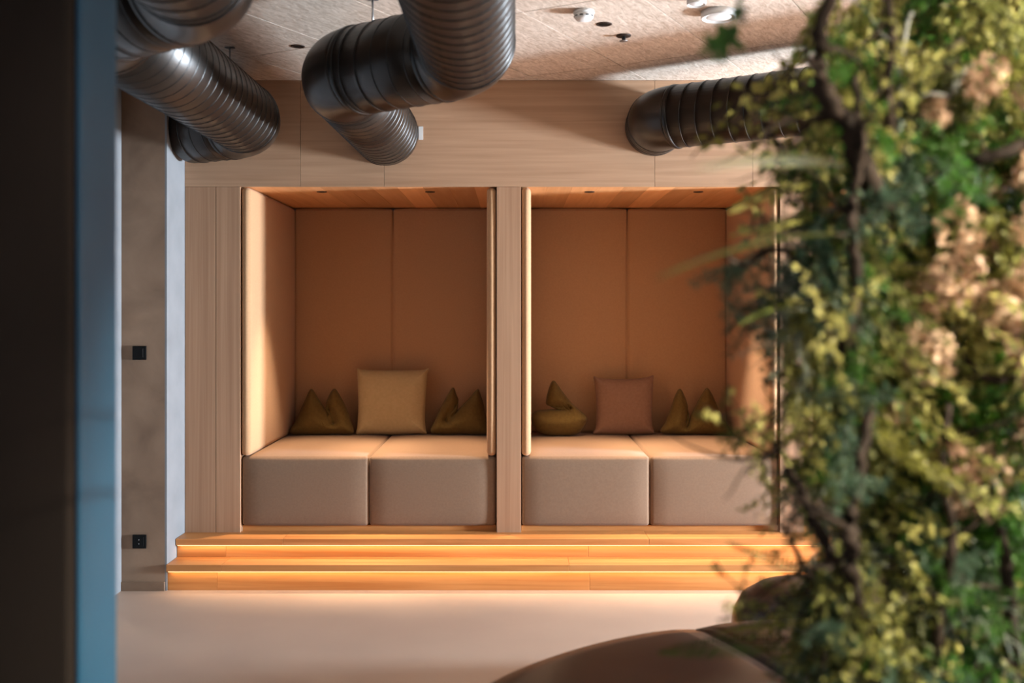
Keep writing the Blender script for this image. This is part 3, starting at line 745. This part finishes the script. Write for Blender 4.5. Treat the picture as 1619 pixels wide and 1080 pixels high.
# foliage filling the planter column: (kind, material, count, px range, py range, size range, label...)
def edge(py):
    tb = [(-60, 1300), (0, 1290), (60, 1262), (110, 1225), (170, 1205), (230, 1235), (320, 1240), (400, 1250), (480, 1255), (560, 1240), (640, 1250), (720, 1262), (800, 1262), (880, 1262), (950, 1255), (1010, 1215), (1120, 1190)]
    for (a, b), (c, d) in zip(tb[:-1], tb[1:]):
        if a <= py <= c: return b + (d - b) * (py - a) / (c - a)
    return 1240
fill = [
    ('trailing_sprig', 'hanging', 'g_yellow', 48, (0, 400), (-60, 760), (.8, 1.4), 'trailing yellow-green sprig in the plant column', 'sprig', 'trailing yellow-green sprigs'),
    ('trailing_sprig', 'hanging', 'g_moss', 50, (0, 400), (-40, 1050), (.8, 1.5), 'trailing olive sprig in the plant column', 'sprig', 'trailing olive sprigs'),
    ('trailing_sprig', 'hanging', 'g_dark', 44, (20, 400), (-40, 1050), (.8, 1.5), 'trailing dark green sprig in the plant column', 'sprig', 'trailing dark green sprigs'),
    ('feathery_sprig', 'feather', 'g_dark', 34, (0, 400), (-40, 1090), (.8, 1.3), 'deep green feathery sprig in the plant column', 'sprig', 'deep green feathery sprigs'),
    ('feathery_sprig', 'feather', 'g_blue', 34, (0, 320), (150, 1090), (.8, 1.3), 'blue-green feathery sprig in the plant column', 'sprig', 'blue-green feathery sprigs'),
    ('leafy_sprig', 'shrub', 'g_yellow', 20, (0, 400), (-40, 620), (.7, 1.2), 'yellow-green leafy sprig in the upper plant column', 'sprig', 'yellow-green leafy sprigs above'),
    ('leafy_sprig', 'fine', 'g_yellow', 22, (30, 400), (420, 1000), (.7, 1.2), 'small-leaved yellow-green sprig in the plant column', 'sprig', 'small-leaved yellow-green sprigs'),
    ('leafy_sprig', 'fine', 'g_moss', 24, (0, 400), (380, 1100), (.8, 1.3), 'olive green small-leaved sprig in the plant column', 'sprig', 'olive small-leaved sprigs'),
    ('dried_flower_head', 'cluster', 'g_dry', 34, (130, 400), (60, 800), (.4, .8), 'dried pink-beige flower head among the green sprigs', 'dried flower', 'dried flower heads'),
    ('lichen_tuft', 'lichen', 'g_lichen', 16, (10, 330), (200, 1060), (.6, 1.0), 'grey-green lichen tuft hanging in the plant column', 'lichen', 'lichen tufts'),
    ('feathery_sprig', 'feather', 'g_bright', 18, (180, 330), (430, 900), (.7, 1.1), 'fresh bright green plume in the plant column', 'sprig', 'fresh green plumes'),
]
def where(px, py):
    v = [' up at the ceiling', ' level with the oak fascia', ' level with the booth backs', ' level with the cushions', ' level with the seat fronts', ' level with the steps', ' down by the round bench'][sum(py > q for q in (125, 297, 560, 700, 840, 940))]
    h = [', outer left', ', left half', ', right half', ', right edge'][sum(px > q for q in (1310, 1400, 1510))]
    return v + h
for (nm, kind, ml, cnt, dx, yr, sr, lb, cat, gr) in fill:
    for i in range(cnt):
        py = yr[0] + (yr[1] - yr[0]) * ((i + rnd()) / cnt)
        e = edge(py); px = e + (15 + 95 * rnd() if py < 300 else 10 + 55 * rnd()) + dx[0] + (max(60, 1650 - e - 22) if dx[1] >= 400 else dx[1]) * rnd() * (1 if dx[0] < 100 else .75)
        px = min(px, 1660)
        dep = (px - e) / 400
        Y = 2.0 + .55 * rnd() + (.15 if px > 1400 else 0) * rnd()
        if kind == 'cluster': Y = 1.96 + .12 * rnd()
        loc = P(px, py, Y)
        out = Vector((loc.x - TC.x, loc.y - TC.y, 0)).normalized()
        az = math.atan2(out.y, out.x) + (rnd() - .5) * 1.6
        loc = loc - Vector((math.cos(az), math.sin(az), 0)) * .10
        if loc.z < .50: loc.z = .50 + .04 * rnd()
        lb2 = lb.replace(' in the upper plant column', '').replace(' in the plant column', '').replace(' among the green sprigs', '') + where(px, py)
        plant(nm, kind, ml, loc, ((rnd() - .5) * 1.5, .15 + .9 * rnd(), az), sr[0] + (sr[1] - sr[0]) * rnd(), lb2, cat, gr + where(px, py))

extra = [(1380, 150, 2.05, 'shrub', 'g_yellow', 175, 'before the end of the right duct'), (1365, 110, 2.0, 'hanging', 'g_yellow', 160, 'above the right duct'), (1350, 175, 2.1, 'hanging', 'g_yellow', 185, 'under the right duct'),
         (1415, 60, 2.1, 'fine', 'g_yellow', 250, 'before the ceiling, nearest the smoke detector'), (1420, 210, 2.0, 'shrub', 'g_yellow', 200, 'beside the thin bent twig'),
         (1395, 950, 2.0, 'fine', 'g_moss', 175, 'before the black-brown pouf'), (1400, 985, 2.1, 'feather', 'g_moss', 185, 'over the pouf and bench'), (1410, 1010, 2.1, 'fine', 'g_moss', 180, 'lying on the round bench'),
         (1425, 900, 2.1, 'feather', 'g_blue', 200, 'before the lower step'), (1415, 640, 2.1, 'shrub', 'g_yellow', 190, 'before the right side panel'), (1420, 570, 2.1, 'fine', 'g_yellow', 185, 'beside the thin crooked twig'),
         (1330, 430, 2.05, 'lichen', 'g_lichen', 175, 'at the arched twig'), (1340, 470, 2.05, 'lichen', 'g_lichen', 200, 'below the arched twig'), (1330, 205, 2.2, 'lichen', 'g_lichen', 230, 'on the thick branch')]
extra += [(1300, 520, 2.0, 'lichen', 'g_lichen', 170, 'before the upper right post'), (1320, 610, 2.05, 'fine', 'g_moss', 180, 'before the right side panel edge'), (1330, 700, 2.05, 'hanging', 'g_moss', 185, 'before the right post foot'),
          (1345, 770, 2.1, 'lichen', 'g_lichen', 175, 'before the right seat front'), (1330, 470, 2.0, 'hanging', 'g_yellow', 180, 'under the arched twig'), (1340, 330, 2.0, 'hanging', 'g_blue', 180, 'beside the slanting pale frond'),
          (1360, 840, 2.0, 'hanging', 'g_moss', 180, 'before the upper step')]
for px, py, Y, kind, ml, adeg, lb in extra:
    nm = {'hanging': 'trailing_sprig', 'shrub': 'leafy_sprig', 'fine': 'leafy_sprig', 'feather': 'feathery_sprig', 'lichen': 'lichen_tuft'}[kind]
    cl = {'g_yellow': 'yellow-green', 'g_moss': 'olive', 'g_blue': 'blue-green', 'g_lichen': 'pale grey-green'}[ml]
    plant(nm, kind, ml, P(px, py, Y), ((rnd() - .5), .2 + .5 * rnd(), R(adeg)), .75 + .25 * rnd(), cl + ' ' + nm.replace('_', ' ') + ' ' + lb, nm.split('_')[-1] if kind != 'lichen' else 'lichen', nm.replace('_', ' ') + 's along the left edge of the plants')
# moss cushions on the planter bed and over the bench edge
for i in range(14):
    a_ = R(150 + 150 * rnd()); rr = .25 + .6 * math.sqrt(rnd())
    x_, y_ = IC.x + rr * math.cos(a_), IC.y + rr * math.sin(a_)
    zz = .43 + .05 * (1 - rr / .9)
    plant('moss_cushion', 'moss', random.choice(['g_moss', 'g_moss', 'g_dark']), (x_, y_, zz + .03), (0, 0, rnd() * 6.3), .9 + .9 * rnd(), 'low moss cushion on the planter soil' + where(812 + x_ * F / y_, 1080).replace(' down by the round bench', ''), 'moss', 'moss cushions', 'soil')

# fern fronds that reach out of the column
def frond(base, tip, ml, label, wid=.055, pairs=30, droop=.28, roll=0):
    b, e = P(*base), P(*tip); d = e - b; L = d.length
    a, l = frond_mesh(L, wid, pairs, droop); a.materials.append(M['bark']); l.materials.append(M[ml])
    t = empty('fern_frond', b, 0, label, 'fern frond', 'single fern fronds')
    end = Vector((1, 0, .20 - droop)).normalized()
    q = end.rotation_difference(d.normalized())
    t.rotation_mode = 'QUATERNION'; t.rotation_quaternion = Matrix.Rotation(R(roll), 4, d.normalized()).to_quaternion() @ q
    link('rachis', a, None, t); o = link('leaflets', l, None, t); o['kind'] = 'stuff'
frond((1340, 372, 1.9), (1035, 442, 1.45), 'g_fern', 'long blurred fern frond pointing left across the middle booth', .026, 36, .15, 20)
frond((1330, 262, 1.8), (1095, 268, 1.25), 'g_fern_y', 'pale yellow frond pointing left below the black duct', .018, 34, .10, 40)
frond((1290, 285, 2.1), (1150, 337, 1.95), 'g_fern_y', 'short pale fern frond over the booth ceiling corner', .020, 30, .2, 10)
frond((1340, 355, 2.2), (1150, 375, 2.0), 'g_fern', 'green fern frond just above the arched twig', .030, 32, .2, 15)
frond((1300, 330, 2.1), (1190, 380, 2.0), 'g_fern_y', 'slanting pale fern frond under the fascia', .020, 26, .2, 30)
frond((1290, 470, 2.1), (1165, 515, 1.9), 'g_fern', 'thin drooping fern frond in front of the booth side panel', .016, 26, .2, 10)
frond((1290, 1015, 2.2), (1040, 1030, 2.1), 'g_dark', 'dark green frond lying over the round bench', .055, 34, .12, 5)
frond((1300, 990, 2.3), (1130, 1000, 2.2), 'g_fern', 'pale green frond above the round bench', .050, 30, .2, 5)
frond((1270, 850, 2.1), (1192, 812, 2.0), 'g_dry', 'small dry pinkish frond in front of the seat edge', .014, 16, .1, 10)
frond((1290, 905, 2.1), (1150, 860, 2.0), 'g_moss', 'thin olive twig-like frond before the steps', .016, 18, .15, 10)
frond((1275, 700, 2.2), (1205, 690, 2.1), 'g_fern_y', 'short yellowish frond before the right oak post', .030, 18, .2, 10)
frond((1320, 540, 2.2), (1195, 560, 2.0), 'g_moss', 'olive frond hanging at mid height left edge', .035, 26, .35, 10)
# dark lobed leaves hanging in front of the ceiling
t = empty('ivy_stem', P(1185, -60, 1.75), 0, 'dark ivy stem with lobed leaves hanging before the ceiling', 'ivy')
o = P(1185, -60, 1.75)
tube('stem', [Vector((P(1185, -60, 1.75).x, 1.80, CZ)) - o, P(1185, -60, 1.75) - o, P(1170, 0, 1.7) - o, P(1158, 40, 1.68) - o, P(1150, 60, 1.66) - o], [.007, .006, .005, .004, .003], 6, M['g_dark'], t)
def lobed(name, c, size, rot):
    V = [Vector((0, .006, 0))]; n = 40
    for k in range(n):
        a = 2 * math.pi * k / n; r = size * (.62 + .38 * math.cos(5 * a) * (.6 + .4 * math.cos(a)))
        V.append(Vector((r * math.cos(a), -.10 * r * abs(math.sin(2 * a)), r * math.sin(a))))
    Fc = [[0, 1 + k, 1 + (k + 1) % n] for k in range(n)]
    V2 = [v + Vector((0, .0012, 0)) for v in V]
    Fc += [[q[0] + n + 1, q[2] + n + 1, q[1] + n + 1] for q in Fc]
    link(name, mesh(name, V + V2, Fc, True), M['g_dark'], t, c - o, rot)
lobed('ivy_leaf', P(1148, 62, 1.66), .040, (.2, R(100), .2)); lobed('ivy_leaf', P(1128, 72, 1.62), .030, (-.2, R(150), .3)); lobed('ivy_leaf', P(1168, 22, 1.70), .024, (.3, R(60), -.5))

# tell look-alike sprigs apart by their order from the top
same = {}
for ob in list(col.objects):
    if ob.parent is None and ob.get('category') in ('sprig', 'dried flower', 'lichen', 'moss') and 'label' in ob: same.setdefault(ob['label'], []).append(ob)
for lb, obs in same.items():
    n = len(obs)
    if n == 1: continue
    obs.sort(key=lambda q: -q.location.z if q['category'] != 'moss' else -q.location.y)
    far = obs[0]['category'] == 'moss'
    w_ = {2: ['upper one', 'lower one'], 3: ['topmost', 'middle one', 'lowest']}.get(n) or (['topmost'] + ['%s from top' % q for q in ('second', 'third', 'fourth', 'fifth', 'sixth', 'seventh', 'eighth')[:n - 2]] + ['lowest'])
    for ob, x_ in zip(obs, w_):
        if far: x_ = x_.replace('topmost', 'farthest').replace('lowest', 'nearest').replace('from top', 'from farthest').replace('upper one', 'farther one').replace('lower one', 'nearer one')
        ob['label'] = lb + ', ' + x_
